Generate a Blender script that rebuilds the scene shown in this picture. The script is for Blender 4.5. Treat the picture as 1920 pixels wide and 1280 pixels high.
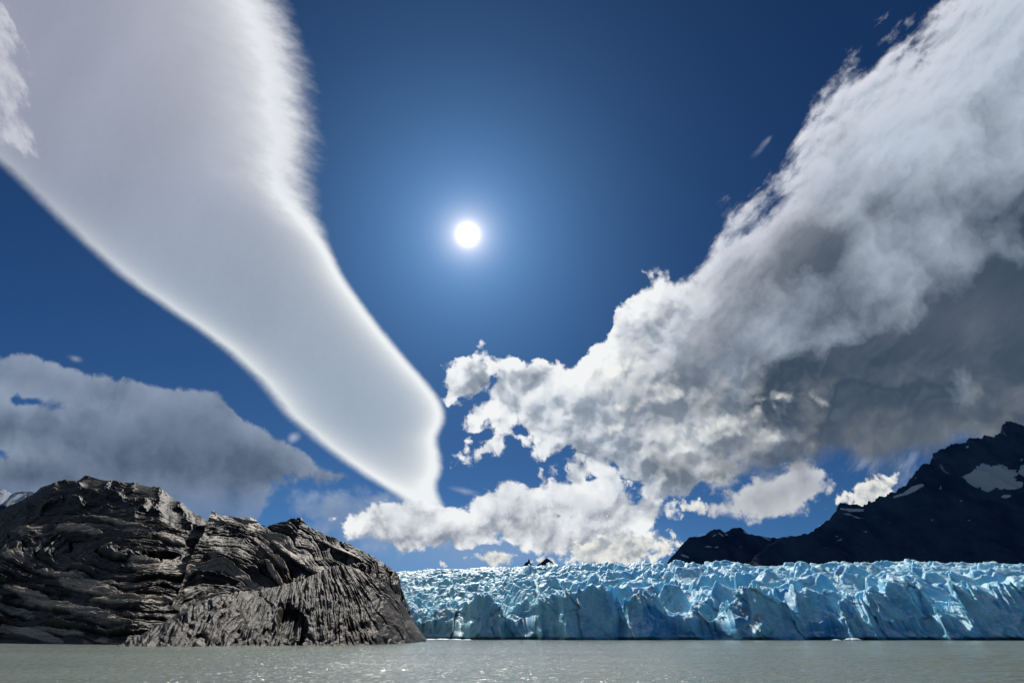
import bpy, math, random
import numpy as np
from mathutils import Vector

# ------------------------------------------------------------------ scene
scene = bpy.context.scene
for _o in list(bpy.data.objects):
    bpy.data.objects.remove(_o, do_unlink=True)
COL = scene.collection

PITCH = math.radians(36.35)
CAM_H = 3.0
F = 750.0            # focal length of the photograph in its own pixels (1920 wide)
CT, ST = math.cos(PITCH), math.sin(PITCH)

cam_d = bpy.data.cameras.new("camera")
cam = bpy.data.objects.new("camera", cam_d)
COL.objects.link(cam)
cam.location = (0, 0, CAM_H)
cam.rotation_euler = (math.radians(90) + PITCH, 0, 0)
cam_d.sensor_width = 36.0
cam_d.lens = F / 1920.0 * 36.0
cam_d.clip_start = 0.1
cam_d.clip_end = 60000
scene.camera = cam

SUN_EL = math.radians(50.9)
SUN_AZ = math.radians(-9.7)     # from +Y towards +X
SUN_DIR = Vector((math.sin(SUN_AZ) * math.cos(SUN_EL), math.cos(SUN_AZ) * math.cos(SUN_EL), math.sin(SUN_EL)))
sun_d = bpy.data.lights.new("sun", 'SUN')
sun_d.energy = 4.2
sun_d.angle = math.radians(0.53)
sun_d.color = (1.0, 0.95, 0.87)
sun = bpy.data.objects.new("sun", sun_d)
COL.objects.link(sun)
sun.rotation_euler = SUN_DIR.to_track_quat('Z', 'Y').to_euler()

scene.view_settings.view_transform = 'Standard'
scene.view_settings.look = 'None'
scene.view_settings.exposure = 0.0
scene.view_settings.gamma = 1.0
scene.view_settings.use_curve_mapping = False
scene.cycles.use_adaptive_sampling = True
scene.cycles.adaptive_threshold = 0.03
scene.cycles.adaptive_min_samples = 16
scene.cycles.max_bounces = 6
scene.cycles.diffuse_bounces = 3
scene.cycles.glossy_bounces = 2
scene.cycles.transmission_bounces = 4
scene.cycles.sample_clamp_indirect = 6

# ------------------------------------------------------------------ node maths helper
class S:
    """a shader socket with arithmetic"""
    nt = None
    def __init__(s, sock): s.s = sock
    def __add__(a, b): return M('ADD', a, b)
    __radd__ = __add__
    def __sub__(a, b): return M('SUBTRACT', a, b)
    def __rsub__(a, b): return M('SUBTRACT', b, a)
    def __mul__(a, b): return M('MULTIPLY', a, b)
    __rmul__ = __mul__
    def __truediv__(a, b): return M('DIVIDE', a, b)
    def __neg__(a): return M('MULTIPLY', a, -1.0)

def put(inp, v):
    if isinstance(v, S): S.nt.links.new(v.s, inp)
    else: inp.default_value = v

def M(op, a, b=None, c=None, clamp=False):
    n = S.nt.nodes.new('ShaderNodeMath'); n.operation = op; n.use_clamp = clamp
    put(n.inputs[0], a)
    if b is not None: put(n.inputs[1], b)
    if c is not None: put(n.inputs[2], c)
    return S(n.outputs[0])

def V(op, a, b=None, scale=None):
    n = S.nt.nodes.new('ShaderNodeVectorMath'); n.operation = op
    put(n.inputs[0], a)
    if b is not None: put(n.inputs[1], b)
    if scale is not None: put(n.inputs['Scale'], scale)
    return S(n.outputs['Value'] if op in ('LENGTH', 'DOT_PRODUCT', 'DISTANCE') else n.outputs[0])

def XYZ(x, y, z=0.0):
    n = S.nt.nodes.new('ShaderNodeCombineXYZ')
    put(n.inputs[0], x); put(n.inputs[1], y); put(n.inputs[2], z)
    return S(n.outputs[0])

def sep(v):
    n = S.nt.nodes.new('ShaderNodeSeparateXYZ'); put(n.inputs[0], v)
    return S(n.outputs[0]), S(n.outputs[1]), S(n.outputs[2])

def sstep(x, a, b, lo=0.0, hi=1.0):
    n = S.nt.nodes.new('ShaderNodeMapRange'); n.interpolation_type = 'SMOOTHSTEP'
    put(n.inputs['Value'], x); put(n.inputs['From Min'], a); put(n.inputs['From Max'], b)
    put(n.inputs['To Min'], lo); put(n.inputs['To Max'], hi)
    return S(n.outputs[0])

def lerp(x, a, b, lo=0.0, hi=1.0):
    n = S.nt.nodes.new('ShaderNodeMapRange'); n.clamp = True
    put(n.inputs['Value'], x); put(n.inputs['From Min'], a); put(n.inputs['From Max'], b)
    put(n.inputs['To Min'], lo); put(n.inputs['To Max'], hi)
    return S(n.outputs[0])

def mix(f, a, b):
    return a + (b - a) * f if isinstance(a, S) or isinstance(b, S) else M('MULTIPLY_ADD', f, b - a, a)

def cmix(f, a, b, mode='MIX'):
    n = S.nt.nodes.new('ShaderNodeMix'); n.data_type = 'RGBA'; n.blend_type = mode
    put(n.inputs[0], f)
    for inp, v in ((n.inputs[6], a), (n.inputs[7], b)):
        if isinstance(v, S): S.nt.links.new(v.s, inp)
        else: inp.default_value = (*v, 1.0)
    return S(n.outputs[2])

def noise(vec, scale=1.0, detail=5.0, rough=0.5, lac=2.0, dist=0.0, color=False, typ='FBM', dim='2D'):
    n = S.nt.nodes.new('ShaderNodeTexNoise'); n.noise_dimensions = dim; n.noise_type = typ
    put(n.inputs['Vector'], vec)
    n.inputs['Scale'].default_value = scale; n.inputs['Detail'].default_value = detail
    n.inputs['Roughness'].default_value = rough; n.inputs['Lacunarity'].default_value = lac
    n.inputs['Distortion'].default_value = dist
    return S(n.outputs['Color' if color else 'Fac'])

def voro(vec, scale=1.0, detail=0.0, rough=0.5, smooth=0.0, feature='F1', dim='2D', rand=1.0):
    n = S.nt.nodes.new('ShaderNodeTexVoronoi'); n.voronoi_dimensions = dim
    n.feature = 'SMOOTH_F1' if smooth > 0 else feature
    put(n.inputs['Vector'], vec)
    n.inputs['Scale'].default_value = scale
    n.inputs['Randomness'].default_value = rand
    if 'Detail' in n.inputs: n.inputs['Detail'].default_value = detail; n.inputs['Roughness'].default_value = rough
    if smooth > 0: n.inputs['Smoothness'].default_value = smooth
    return S(n.outputs['Distance'])

def curve(x, pts, xr, yr):
    """piecewise curve through pts; xr and yr are the ranges it is fitted to"""
    t = M('DIVIDE', x - xr[0], xr[1] - xr[0], clamp=True)
    n = S.nt.nodes.new('ShaderNodeFloatCurve'); put(n.inputs['Value'], t)
    cv = n.mapping.curves[0]; n.mapping.use_clip = False
    q = [((p[0] - xr[0]) / (xr[1] - xr[0]), (p[1] - yr[0]) / (yr[1] - yr[0])) for p in pts]
    cv.points[0].location = q[0]; cv.points[1].location = q[-1]
    for p in q[1:-1]: cv.points.new(*p)
    n.mapping.update()
    return S(n.outputs[0]) * (yr[1] - yr[0]) + yr[0]

def blob(vec, cx, cy, rx, ry, deg=0.0):
    """signed distance (about) to a rotated ellipse, positive inside"""
    n = S.nt.nodes.new('ShaderNodeMapping'); n.vector_type = 'TEXTURE'
    put(n.inputs['Vector'], vec)
    n.inputs['Location'].default_value = (cx, cy, 0); n.inputs['Rotation'].default_value = (0, 0, math.radians(deg))
    n.inputs['Scale'].default_value = (rx, ry, 1)
    return (1.0 - V('LENGTH', S(n.outputs[0]))) * min(rx, ry)

def union(items, k=0.3):
    r = items[0]
    for i in items[1:]: r = M('SMOOTH_MAX', r, i, k)
    return r

def lin(r, g, b):
    f = lambda c: (c / 255 / 12.92) if c / 255 <= 0.04045 else ((c / 255 + 0.055) / 1.055) ** 2.4
    return (f(r), f(g), f(b))

# ------------------------------------------------------------------ world: Nishita sky, sun glow, clouds at infinity
world = bpy.data.worlds.new("World"); scene.world = world
world.use_nodes = True
world.cycles.sampling_method = 'MANUAL'; world.cycles.sample_map_resolution = 256
S.nt = world.node_tree; S.nt.nodes.clear()
tc = S.nt.nodes.new('ShaderNodeTexCoord')
D3 = S(tc.outputs['Generated'])
dx, dy, dz = sep(D3)
# a tangent chart of the part of the sky over the glacier (fixed in the world), one unit = 7.6 degrees at its centre
fw = dy * CT + dz * ST
up = dz * CT - dy * ST
fwm = M('MAXIMUM', fw, 0.16)
X = dx / fwm * 7.5 + 9.6
Y = 6.4 - up / fwm * 7.5
P = XYZ(X, Y, 0.0)
front = sstep(fw, 0.15, 0.40)

sk = S.nt.nodes.new('ShaderNodeTexSky'); sk.sky_type = 'NISHITA'
sk.sun_disc = False; sk.sun_elevation = SUN_EL; sk.sun_rotation = SUN_AZ
sk.altitude = 600; sk.air_density = 1.0; sk.dust_density = 0.5; sk.ozone_density = 3.0
sky_raw = S(sk.outputs[0])
cosA = V('DOT_PRODUCT', D3, tuple(SUN_DIR))
ang = M('ARCCOSINE', M('MINIMUM', cosA, 0.9999999)) * (180 / math.pi)     # degrees from the sun
# clean mountain air: the sky's own gradient, a wide aureole and a paler band near the horizon
el = M('MAXIMUM', M('ARCSINE', M('MINIMUM', dz, 1.0)), 0.0) * (180 / math.pi)
sky_blue = V('ADD', V('MULTIPLY', sky_raw, (0.0052, 0.0168, 0.0320)), V('SCALE', (0.20, 0.42, 0.74), scale=M('EXPONENT', el * (-1 / 9.0)) * lerp(ang, 40.0, 54.0, 0.72, 0.38)))
g1 = M('EXPONENT', ang * (-1 / 12.0))
sky = V('ADD', sky_blue, V('SCALE', (0.155, 0.315, 0.56), scale=g1))
g2 = M('EXPONENT', M('POWER', ang * (1 / 1.05), 2.0) * -1.0)
g3 = M('EXPONENT', ang * (-1 / 1.55))
sun_add = V('ADD', V('SCALE', (2.6, 2.3, 1.7), scale=g2), V('SCALE', (1.75, 1.42, 1.05), scale=g3))

wn = noise(P, 0.9, 7, 0.62, color=True)
W = V('SUBTRACT', wn, (0.5, 0.5, 0.5))

def over(base, alpha, col):
    return cmix(alpha, base, col)

def fbm2(scale, detail, rough, vec, off):
    a = noise(vec, scale, detail, rough)
    b = noise(V('ADD', vec, off), scale, detail, rough)
    return a, b

def cumulus(base, dist, vec, scale, white, mid, dark, amp=0.9, edge=0.10, puff=0.35, depth=1.2, relief=3.0, rim=3.2, opacity=1.0, darkmap=None, fade=1.0):
    """a bank of cloud: dist is its rough outline; billows and fractal noise make the rest"""
    o = 0.26 / scale
    off = (-0.35 * o, -0.95 * o, 0.0)
    wv = V('ADD', vec, V('SCALE', W, scale=0.40))
    n, n2 = fbm2(scale, 5.5, 0.58, wv, off)
    e = noise(wv, scale * 3.1, 6, 0.66)
    v = voro(wv, scale * 2.0, 1.6, 0.5, smooth=0.25); v2 = voro(V('ADD', wv, off), scale * 2.0, 1.6, 0.5, smooth=0.25)
    d = dist + (n - 0.5) * (2.2 * amp) + (0.42 - v) * puff + (e - 0.5) * (0.9 * amp)
    f = M('EXPONENT', M('MAXIMUM', dist, 0.0) * (-1.0 / fade))
    rel = ((n - n2) * relief * 1.9 + (v2 - v) * relief * 0.32 + (e - 0.5) * 0.28) * f
    alpha = sstep(d, 0.0, edge)
    lit = M('EXPONENT', M('MAXIMUM', d, 0.0) * (-rim / depth))
    if darkmap is None: darkmap = M('DIVIDE', M('MAXIMUM', d, 0.0), depth, clamp=True)
    body = cmix(darkmap, mid, dark)
    col = cmix(M('ADD', lit * 0.85, rel, clamp=True), body, white)
    col = cmix(M('MULTIPLY', rel, -1.1, clamp=True), col, dark)
    return over(base, alpha * opacity if opacity != 1.0 else alpha, col), alpha

# ---- bank of grey-blue cumulus low on the left
topD = curve(X, [(-8, 5.9), (-3, 6.1), (0, 6.5), (0.8, 6.6), (1.7, 6.95), (2.3, 6.98), (3.0, 7.1), (4.0, 7.3), (4.6, 7.85), (5.2, 8.2), (5.6, 8.4), (6.0, 8.75), (6.65, 8.95), (6.9, 9.3), (7.4, 10.4), (20, 14)], (-8, 20), (5, 14))
botD = curve(X, [(-8, 10.5), (0, 10.2), (3.6, 10.1), (4.7, 9.9), (5.1, 9.5), (5.8, 9.15), (6.4, 9.05), (6.7, 8.95), (7.0, 8.8), (20, 6)], (-8, 20), (5, 12))
dD = M('MINIMUM', (Y - topD) * 0.85, (botD - Y) * 0.38)
holes = M('MAXIMUM', blob(P, 0.55, 7.52, 0.85, 0.17, 5), blob(P, -0.1, 8.5, 0.5, 0.14, 0))
dD = M('MINIMUM', dD, -holes * 1.0 + 0.16)
lowfade = sstep(Y, 8.8, 9.9, 1.0, 0.45)
sky, _ = cumulus(sky, dD, P, 0.55, lin(142, 156, 178), lin(98, 115, 140), lin(66, 85, 108), amp=0.24, edge=0.10, puff=0.14, depth=1.3, relief=0.9, rim=2.6, opacity=lowfade,
                 darkmap=sstep(Y, 7.2, 8.9), fade=0.9)
# faint veil further right of it
dv = union([blob(P, 6.7, 9.75, 1.6, 0.7, 5), blob(P, 7.7, 9.9, 1.2, 0.6, 0)], 0.3)
sky, _ = cumulus(sky, dv, P, 1.0, lin(165, 180, 200), lin(125, 148, 180), lin(108, 130, 165), amp=0.4, edge=0.5, puff=0.3, depth=1.0, relief=0.8, opacity=0.85)

# ---- the long smooth lenticular cloud
vr = (-6, 12)
L = curve(Y, [(-6, -10), (-3, -7.3), (0, -4.0), (2, -1.4), (3.2, 0.0), (4.15, 1.0), (5.15, 2.1), (6.0, 3.3), (6.5, 4.0), (6.85, 4.4), (7.25, 4.8), (7.75, 5.2), (8.1, 5.6), (8.5, 6.1), (8.85, 6.6), (9.1, 7.0), (9.32, 7.35), (10, 8.2), (12, 12)], vr, (-10, 12))
R = curve(Y, [(-6, 3.0), (-3, 4.2), (0, 5.5), (0.6, 5.75), (1.3, 5.95), (2.0, 6.05), (2.6, 6.13), (3.0, 6.12), (3.4, 6.05), (4.0, 6.1), (4.4, 6.2), (5.0, 6.42), (5.6, 6.8), (6.0, 7.1), (6.4, 7.42), (6.8, 7.75), (7.2, 8.1), (7.6, 8.37), (7.9, 8.4), (8.2, 8.28), (8.5, 8.32), (8.8, 8.35), (9.1, 8.26), (9.5, 8.4), (10, 8.6), (12, 8.0)], vr, (-10, 12))
aloft = sstep(Y, 4.9, 3.0)                       # 1 in the feathered upper part
fv = XYZ(X * 0.9 + Y * 0.55, Y * 2.6 - X * 1.2, 0.0)
feather = (noise(fv, 1.7, 6, 0.62) - 0.5)
fine = noise(P, 9.0, 3, 0.6) - 0.5
dR = (R - X) * mix(aloft, 0.80, 1.0) + feather * mix(aloft, 0.04, 0.45) + fine * mix(aloft, 0.02, 0.05)
dL = (X - L) * 0.72 + feather * 0.06 + fine * 0.025
aR = sstep(dR, 0.0, mix(aloft, 0.16, 0.75))
aL = sstep(dL, 0.0, 0.26)
aB = sstep(Y, 9.75, 9.35)
aA = aR * aL * aB
body_v = cmix(sstep(Y, 0.5, 8.5), lin(150, 156, 174), lin(146, 163, 182))
body_v = cmix(M('MULTIPLY', sstep(Y, 4.5, 0.5) * sstep(X, 0.5, 5.0), 0.55), body_v, lin(186, 188, 200))
mott = (noise(XYZ(X, Y * 0.6 + X * 0.4, 0.0), 0.45, 4, 0.5) - 0.5)
body_v = V('SCALE', body_v, scale=1.0 + mott * 0.28)
# right rim: sharp below, a broad soft crest aloft
rimpos = mix(aloft, 0.15, 1.0)
rimw = mix(aloft, 0.13, 0.55)
rr = (dR - rimpos) / rimw
rin = M('EXPONENT', M('MAXIMUM', dR - rimpos, 0.0) * mix(aloft, -5.0, -1.8))
rout = M('EXPONENT', M('MINIMUM', rr, 0.0) * M('MINIMUM', rr, 0.0) * -1.0)
rimR = rin * rout
lin_ = M('EXPONENT', M('MAXIMUM', dL - 0.24, 0.0) * -4.5)
lout = M('EXPONENT', M('MINIMUM', dL - 0.24, 0.0) * M('MINIMUM', dL - 0.24, 0.0) * -38.0)
rimL = lin_ * lout * lerp(Y, 3.5, 6.5, 0.16, 0.72)
bright = rimR * mix(aloft, 0.98, 0.80) + rimL + sstep(Y, 8.0, 9.5) * 0.30 + M('EXPONENT', M('MAXIMUM', dR, 0.0) * -0.9) * 0.22
bright = M('ADD', bright, fine * 0.04, clamp=True)
colA = cmix(bright, body_v, cmix(aloft, lin(238, 242, 244), lin(234, 236, 240)))
sky = over(sky, aA, colA)
# torn white patch on its far left
dp = union([blob(P, -0.1, 1.3, 0.62, 1.5, -12), blob(P, 0.3, 2.35, 0.42, 0.55, -30)], 0.25)
sv = XYZ(X * 1.0 - Y * 0.6, (Y + X * 0.6) * 0.45, 3.1)
pn = noise(sv, 2.2, 7, 0.62) - 0.5
ap = sstep(dp + pn * 1.3, -0.02, 0.3)
sky = over(sky, ap * 0.8, cmix(sstep(pn, -0.15, 0.2), lin(172, 174, 190), lin(206, 207, 216)))

# ---- the great bank on the right
U_ = XYZ((X - Y) * 0.35, (X + Y) * 0.9, 1.7)
lowB = M('MAXIMUM', sstep(X, 14.2, 11.8), sstep(Y, 5.8, 7.4))                      # 1 in the puffy lower left, 0 in the streaked upper right
top = curve(X, [(6, 11), (9.2, 9.6), (10.1, 8.6), (10.3, 7.2), (10.7, 6.75), (10.95, 6.35), (11.4, 6.15), (11.55, 5.65), (12.0, 5.3), (12.7, 5.0), (13.3, 4.45), (13.9, 3.85), (14.4, 3.4), (14.8, 2.7), (15.2, 2.1), (15.6, 1.6), (16.2, 1.0), (17.0, 0.4), (17.7, -0.1), (20, -2.5), (26, -7)], (6, 26), (-8, 12))
bot = curve(X, [(6, 6), (9.6, 7.9), (9.9, 8.35), (10.4, 8.75), (11.2, 9.1), (12.0, 9.5), (12.6, 9.5), (13.3, 9.2), (14.3, 9.1), (15.1, 8.95), (15.6, 8.75), (16.3, 9.0), (17.0, 8.85), (17.6, 8.75), (18.4, 8.7), (19.5, 9.0), (26, 9.8)], (6, 26), (-8, 12))
dB = M('MINIMUM', (Y - top) * 0.72, (bot - Y) * 0.9)
lobes = union([blob(P, 8.95, 7.1, 0.58, 0.55, 0), blob(P, 8.55, 7.25, 0.50, 0.40, -20), blob(P, 8.75, 6.78, 0.42, 0.2, -25), blob(P, 8.95, 7.7, 0.55, 0.42, 40), blob(P, 9.6, 7.5, 0.75, 0.8, 0),
               blob(P, 10.2, 7.6, 0.95, 0.95, 0), blob(P, 9.15, 8.42, 0.58, 0.30, -25), blob(P, 10.4, 8.2, 0.5, 0.8, 0), blob(P, 11.2, 8.8, 1.3, 0.75, 10)], 0.12)
dB = M('SMOOTH_MAX', dB, lobes, 0.25)
wv = V('ADD', P, V('SCALE', W, scale=0.5))
so = (-0.12, -0.24, 0)
# streaked, wind-drawn part aloft
sU = V('ADD', U_, V('SCALE', W, scale=0.30))
sN = noise(sU, 1.35, 7, 0.60); sN2 = noise(V('ADD', sU, (0.03, -0.14, 0)), 1.35, 7, 0.60)
# heaped part below: two sizes of billow, each lit from the sun's side
pN = noise(wv, 0.62, 4, 0.50); pN2 = noise(V('ADD', wv, so), 0.62, 4, 0.50)
so2 = (-0.05, -0.10, 0)
qN = noise(wv, 2.1, 5, 0.60); qN2 = noise(V('ADD', wv, so2), 2.1, 5, 0.60)
eN = qN - 0.5
pM = noise(wv, 1.15, 3, 0.5); pM2 = noise(V('ADD', wv, (-0.08, -0.17, 0)), 1.15, 3, 0.5)
patch = sstep(noise(V('ADD', P, (3.7, 1.9, 0)), 0.55, 3, 0.5), 0.38, 0.62, 0.15, 1.0)
vo = voro(wv, 1.5, 2.2, 0.55, smooth=0.22); vo2 = voro(V('ADD', wv, so2), 1.5, 2.2, 0.55, smooth=0.22)
nB = mix(lowB, (sN - 0.5) * 1.9, (pN - 0.5) * 1.1 + (pM - 0.5) * 0.5)
dB2 = dB + nB + eN * mix(lowB, 0.25, mix(sstep(X, 13.0, 15.0), 0.80, 0.35)) + (0.42 - vo) * lowB * mix(sstep(X, 12.5, 14.5), 0.30, 0.08)
alphaB = sstep(dB2, 0.0, mix(lowB, 0.55, mix(sstep(X, 12.5, 15.0), 0.14, 0.5)))
thick = M('MAXIMUM', dB2, 0.0)
fadeB = M('EXPONENT', M('MAXIMUM', dB, 0.0) * mix(lowB, -0.75, -0.28))
relP = (pN - pN2) * 5.4 + (pM - pM2) * 3.2 + ((vo2 - vo) * 0.55 + (qN - qN2) * 0.75) * patch
relB = mix(lowB, (sN - sN2) * 2.4, relP * sstep(X, 16.5, 12.0, 0.25, 1.0)) * fadeB
inner = noise(V('ADD', P, V('SCALE', W, scale=0.9)), 0.40, 5, 0.52) - 0.5
soft = noise(V('ADD', U_, V('SCALE', W, scale=0.5)), 0.42, 5, 0.5) - 0.5
# how heavy the bank is: grows towards its base and towards the right
heavy = sstep(dB + inner * 1.6, 0.1, 2.8) * 0.50 + sstep(X + Y * 1.25 + inner * 5.0 + soft * 5.0, 18.5, 28.5) * 0.70
WB = V('SCALE', W, scale=1.0)
PB = V('ADD', P, WB)
heavy = heavy + sstep(blob(PB, 14.9, 4.75, 1.2, 0.65, -15), -0.15, 0.5) * 0.40 + sstep(blob(PB, 14.0, 5.5, 1.1, 0.6, -45), -0.15, 0.5) * 0.28
heavy = heavy + sstep(blob(PB, 15.9, 7.3, 2.4, 1.0, -20), -0.2, 0.7) * 0.62 + sstep(blob(PB, 18.6, 5.9, 1.6, 0.9, -30), -0.2, 0.7) * 0.25
heavy = heavy + sstep(blob(PB, 13.2, 8.75, 1.9, 0.5, -8), -0.1, 0.3) * 0.45 + sstep(blob(PB, 11.9, 8.0, 0.8, 0.55, 0), -0.1, 0.4) * 0.22 + sstep(blob(PB, 12.3, 5.85, 0.6, 0.4, 0), -0.1, 0.4) * 0.30
heavy = heavy - sstep(X, 15.0, 17.5) * sstep(Y, 6.6, 4.2) * 0.34 + sstep(X, 12.8, 16.0) * sstep(Y, 3.0, 7.5) * 0.16 - sstep(X, 13.5, 9.8) * 0.45 + (noise(wv, 0.9, 4, 0.55) - 0.5) * 1.1 - sstep(Y, 4.5, 0.0) * 0.36 + soft * 0.55 + inner * 0.5
heavy = M('ADD', heavy, 0.10, clamp=True)
body = cmix(heavy, lin(178, 191, 207), lin(56, 73, 92))
rimB = M('EXPONENT', thick * mix(lowB, -1.1, mix(sstep(X, 12.5, 14.5), -0.95, -2.6))) * M('MAXIMUM', lerp(bot - Y, 0.2, 1.6, 0.10, 1.0), sstep(X, 12.2, 11.0) * 0.9)
litB = M('ADD', rimB * 0.98, relB * mix(sstep(heavy, 0.4, 1.0), 0.9, 0.35), clamp=True)
colB = cmix(litB, body, cmix(lowB, lin(222, 224, 233), lin(243, 245, 246)))
shB = M('MULTIPLY', relB, -1.0, clamp=True)
colB = cmix(shB, colB, lin(118, 128, 142))
# sunlit puffs riding in front of the shaded base
pz = V('ADD', P, V('SCALE', W, scale=0.8))
for (cx, cy, rx, ry, dg) in ((13.55, 8.05, 1.25, 0.50, -8), (12.6, 8.2, 0.5, 0.35, 20), (11.6, 7.0, 0.8, 0.25, -35), (11.3, 8.1, 0.6, 0.22, -35), (14.4, 7.5, 0.5, 0.14, -10), (12.3, 7.4, 0.9, 0.3, -30)):
    db = blob(pz, cx, cy, rx, ry, dg) + (pN - 0.5) * 0.9 + (0.4 - vo) * 0.3 + eN * 0.3
    m = sstep(db, -0.05, 0.30)
    colB = cmix(m * 0.75, colB, cmix(M('MULTIPLY', (pN - pN2) * 3.0 + (vo2 - vo) * 1.6 + 0.55, 1.0, clamp=True), lin(146, 155, 166), lin(241, 242, 240)))

# ---- low cumulus along the horizon, behind the great bank
hz = blob(P, 9.3, 10.25, 3.6, 0.85, 0) + (inner * 0.6)
sky = over(sky, sstep(hz, -0.1, 0.8) * 0.42, lin(158, 180, 208))
low_c = union([blob(P, 7.7, 9.8, 1.3, 0.55, 0), blob(P, 9.55, 9.5, 1.1, 0.5, 0), blob(P, 9.55, 9.2, 0.32, 0.3, 0), blob(P, 11.0, 9.4, 1.2, 0.6, 5), blob(P, 11.9, 9.6, 0.85, 0.5, 0), blob(P, 10.2, 9.95, 2.3, 0.45, 3),
               blob(P, 10.55, 10.15, 0.35, 0.25, 0), blob(P, 9.0, 10.0, 1.1, 0.28, 0)], 0.2)
sky, _ = cumulus(sky, low_c, P, 0.95, lin(241, 243, 245), lin(196, 204, 213), lin(132, 142, 158), amp=0.30, edge=0.10, puff=0.20, depth=0.8, relief=2.0, rim=2.0,
                 darkmap=sstep(Y + inner, 9.2, 10.1), fade=0.8)
low_d = union([blob(P, 11.6, 10.3, 1.25, 0.34, -4), blob(P, 12.2, 10.15, 0.45, 0.2, -10), blob(P, 9.35, 10.48, 0.42, 0.2, 0), blob(P, 8.75, 10.45, 0.22, 0.1, 0), blob(P, 10.0, 10.5, 0.4, 0.1, 0), blob(P, 8.3, 10.55, 0.1, 0.1, 0),
               blob(P, 16.3, 9.2, 0.65, 0.3, -22), blob(P, 15.7, 9.75, 0.3, 0.1, -30), blob(P, 12.95, 9.5, 0.35, 0.16, 10)], 0.12)
sky, _ = cumulus(sky, low_d, P, 2.6, lin(238, 238, 232), lin(196, 200, 204), lin(150, 158, 168), amp=0.16, edge=0.09, puff=0.10, depth=0.4, relief=1.8, rim=2.0)
# flat lens under the bank
lens = union([blob(P, 14.5, 9.3, 1.05, 0.42, -13), blob(P, 13.6, 9.55, 0.5, 0.16, 0), blob(P, 15.1, 9.0, 0.45, 0.35, 20)], 0.3)
sky, _ = cumulus(sky, lens + 0.06, P, 1.7, lin(214, 216, 219), lin(176, 181, 191), lin(140, 147, 162), amp=0.20, edge=0.16, puff=0.12, depth=0.5, relief=0.6, rim=1.8, fade=0.5)
# wisps: by the lens, left of the bank, beside the lenticular tail
wis = union([blob(P, 17.0, 8.7, 0.7, 0.35, -40), blob(P, 16.2, 8.6, 0.5, 0.3, 0), blob(P, 17.6, 8.05, 0.9, 0.25, -10)], 0.3)
wi = noise(XYZ(X * 1.2, Y * 1.2 + X * 0.8, 4.0), 1.6, 7, 0.62) - 0.5
sky = over(sky, sstep(wis + wi * 1.1, 0.0, 0.7) * 0.75, lin(176, 186, 202))
wis2 = union([blob(P, 5.5, 8.2, 0.14, 0.1, -30), blob(P, 14.4, 2.63, 0.28, 0.07, -48), blob(P, 1.4, 6.72, 0.2, 0.09, 15), blob(P, 8.7, 9.2, 0.5, 0.1, 12), blob(P, 13.2, 10.02, 0.15, 0.05, 0)], 0.05)
sky = over(sky, sstep(wis2 + (pN - 0.5) * 0.35, 0.0, 0.16) * 0.6, lin(200, 208, 222))
sky = over(sky, alphaB, colB)

# ---- unseen sky behind the viewer: invented cloud, cover set to light rock and ice
dzp = M('MAXIMUM', dz, 0.06)
LP = XYZ(dx / dzp, dy / dzp, 0.0)
bn = noise(LP, 0.55, 7, 0.6)
sky_back = V('SCALE', sky_blue, scale=1.05)
sky_back = cmix(sstep(bn, 0.51, 0.66) * sstep(dz, 0.0, 0.12), sky_back, cmix(sstep(bn, 0.62, 0.80), lin(205, 210, 216), lin(140, 150, 164)))
sky = cmix(front, sky_back, sky)
sky = V('SCALE', V('ADD', sky, sun_add), scale=10.0)
bg = S.nt.nodes.new('ShaderNodeBackground')
S.nt.links.new(sky.s, bg.inputs['Color']); bg.inputs['Strength'].default_value = 0.1
wo = S.nt.nodes.new('ShaderNodeOutputWorld')
S.nt.links.new(bg.outputs[0], wo.inputs['Surface'])

# ------------------------------------------------------------------ numpy noise and mesh helpers
def _hash(ix, iy, seed):
    h = (ix.astype(np.int64) * 374761393 + iy.astype(np.int64) * 668265263 + seed * 2147483647) & 0xFFFFFFFF
    h = ((h ^ (h >> 13)) * 1274126177) & 0xFFFFFFFF
    h = ((h ^ (h >> 16)) * 2246822519) & 0xFFFFFFFF
    return ((h ^ (h >> 15)) & 0xFFFFFF) / float(0xFFFFFF)

def perlin(x, y, seed=0):
    xi = np.floor(x); yi = np.floor(y)
    fx = x - xi; fy = y - yi
    u = fx * fx * fx * (fx * (fx * 6 - 15) + 10); v = fy * fy * fy * (fy * (fy * 6 - 15) + 10)
    def g(ox, oy):
        a = _hash(xi + ox, yi + oy, seed) * 2 * math.pi
        return np.cos(a) * (fx - ox) + np.sin(a) * (fy - oy)
    n0 = g(0, 0) * (1 - u) + g(1, 0) * u
    n1 = g(0, 1) * (1 - u) + g(1, 1) * u
    return (n0 * (1 - v) + n1 * v) * 1.41

def fbm(x, y, octv=5, seed=0, gain=0.5):
    s = 0.0; a = 1.0; t = 0.0
    for k in range(octv):
        s = s + a * perlin(x * 2.03 ** k + 17.3 * k, y * 2.03 ** k - 9.1 * k, seed + k); t += a; a *= gain
    return s / t

def ridged(x, y, octv=5, seed=0, gain=0.5):
    s = 0.0; a = 1.0; t = 0.0; w = 1.0
    for k in range(octv):
        n = 1 - np.abs(perlin(x * 2.07 ** k + 5.7 * k, y * 2.07 ** k + 3.1 * k, seed + k)) * 1.6
        n = np.clip(n, 0, 1) ** 2 * w
        s = s + a * n; t += a; a *= gain; w = np.clip(n * 1.8, 0, 1)
    return s / t

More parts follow.
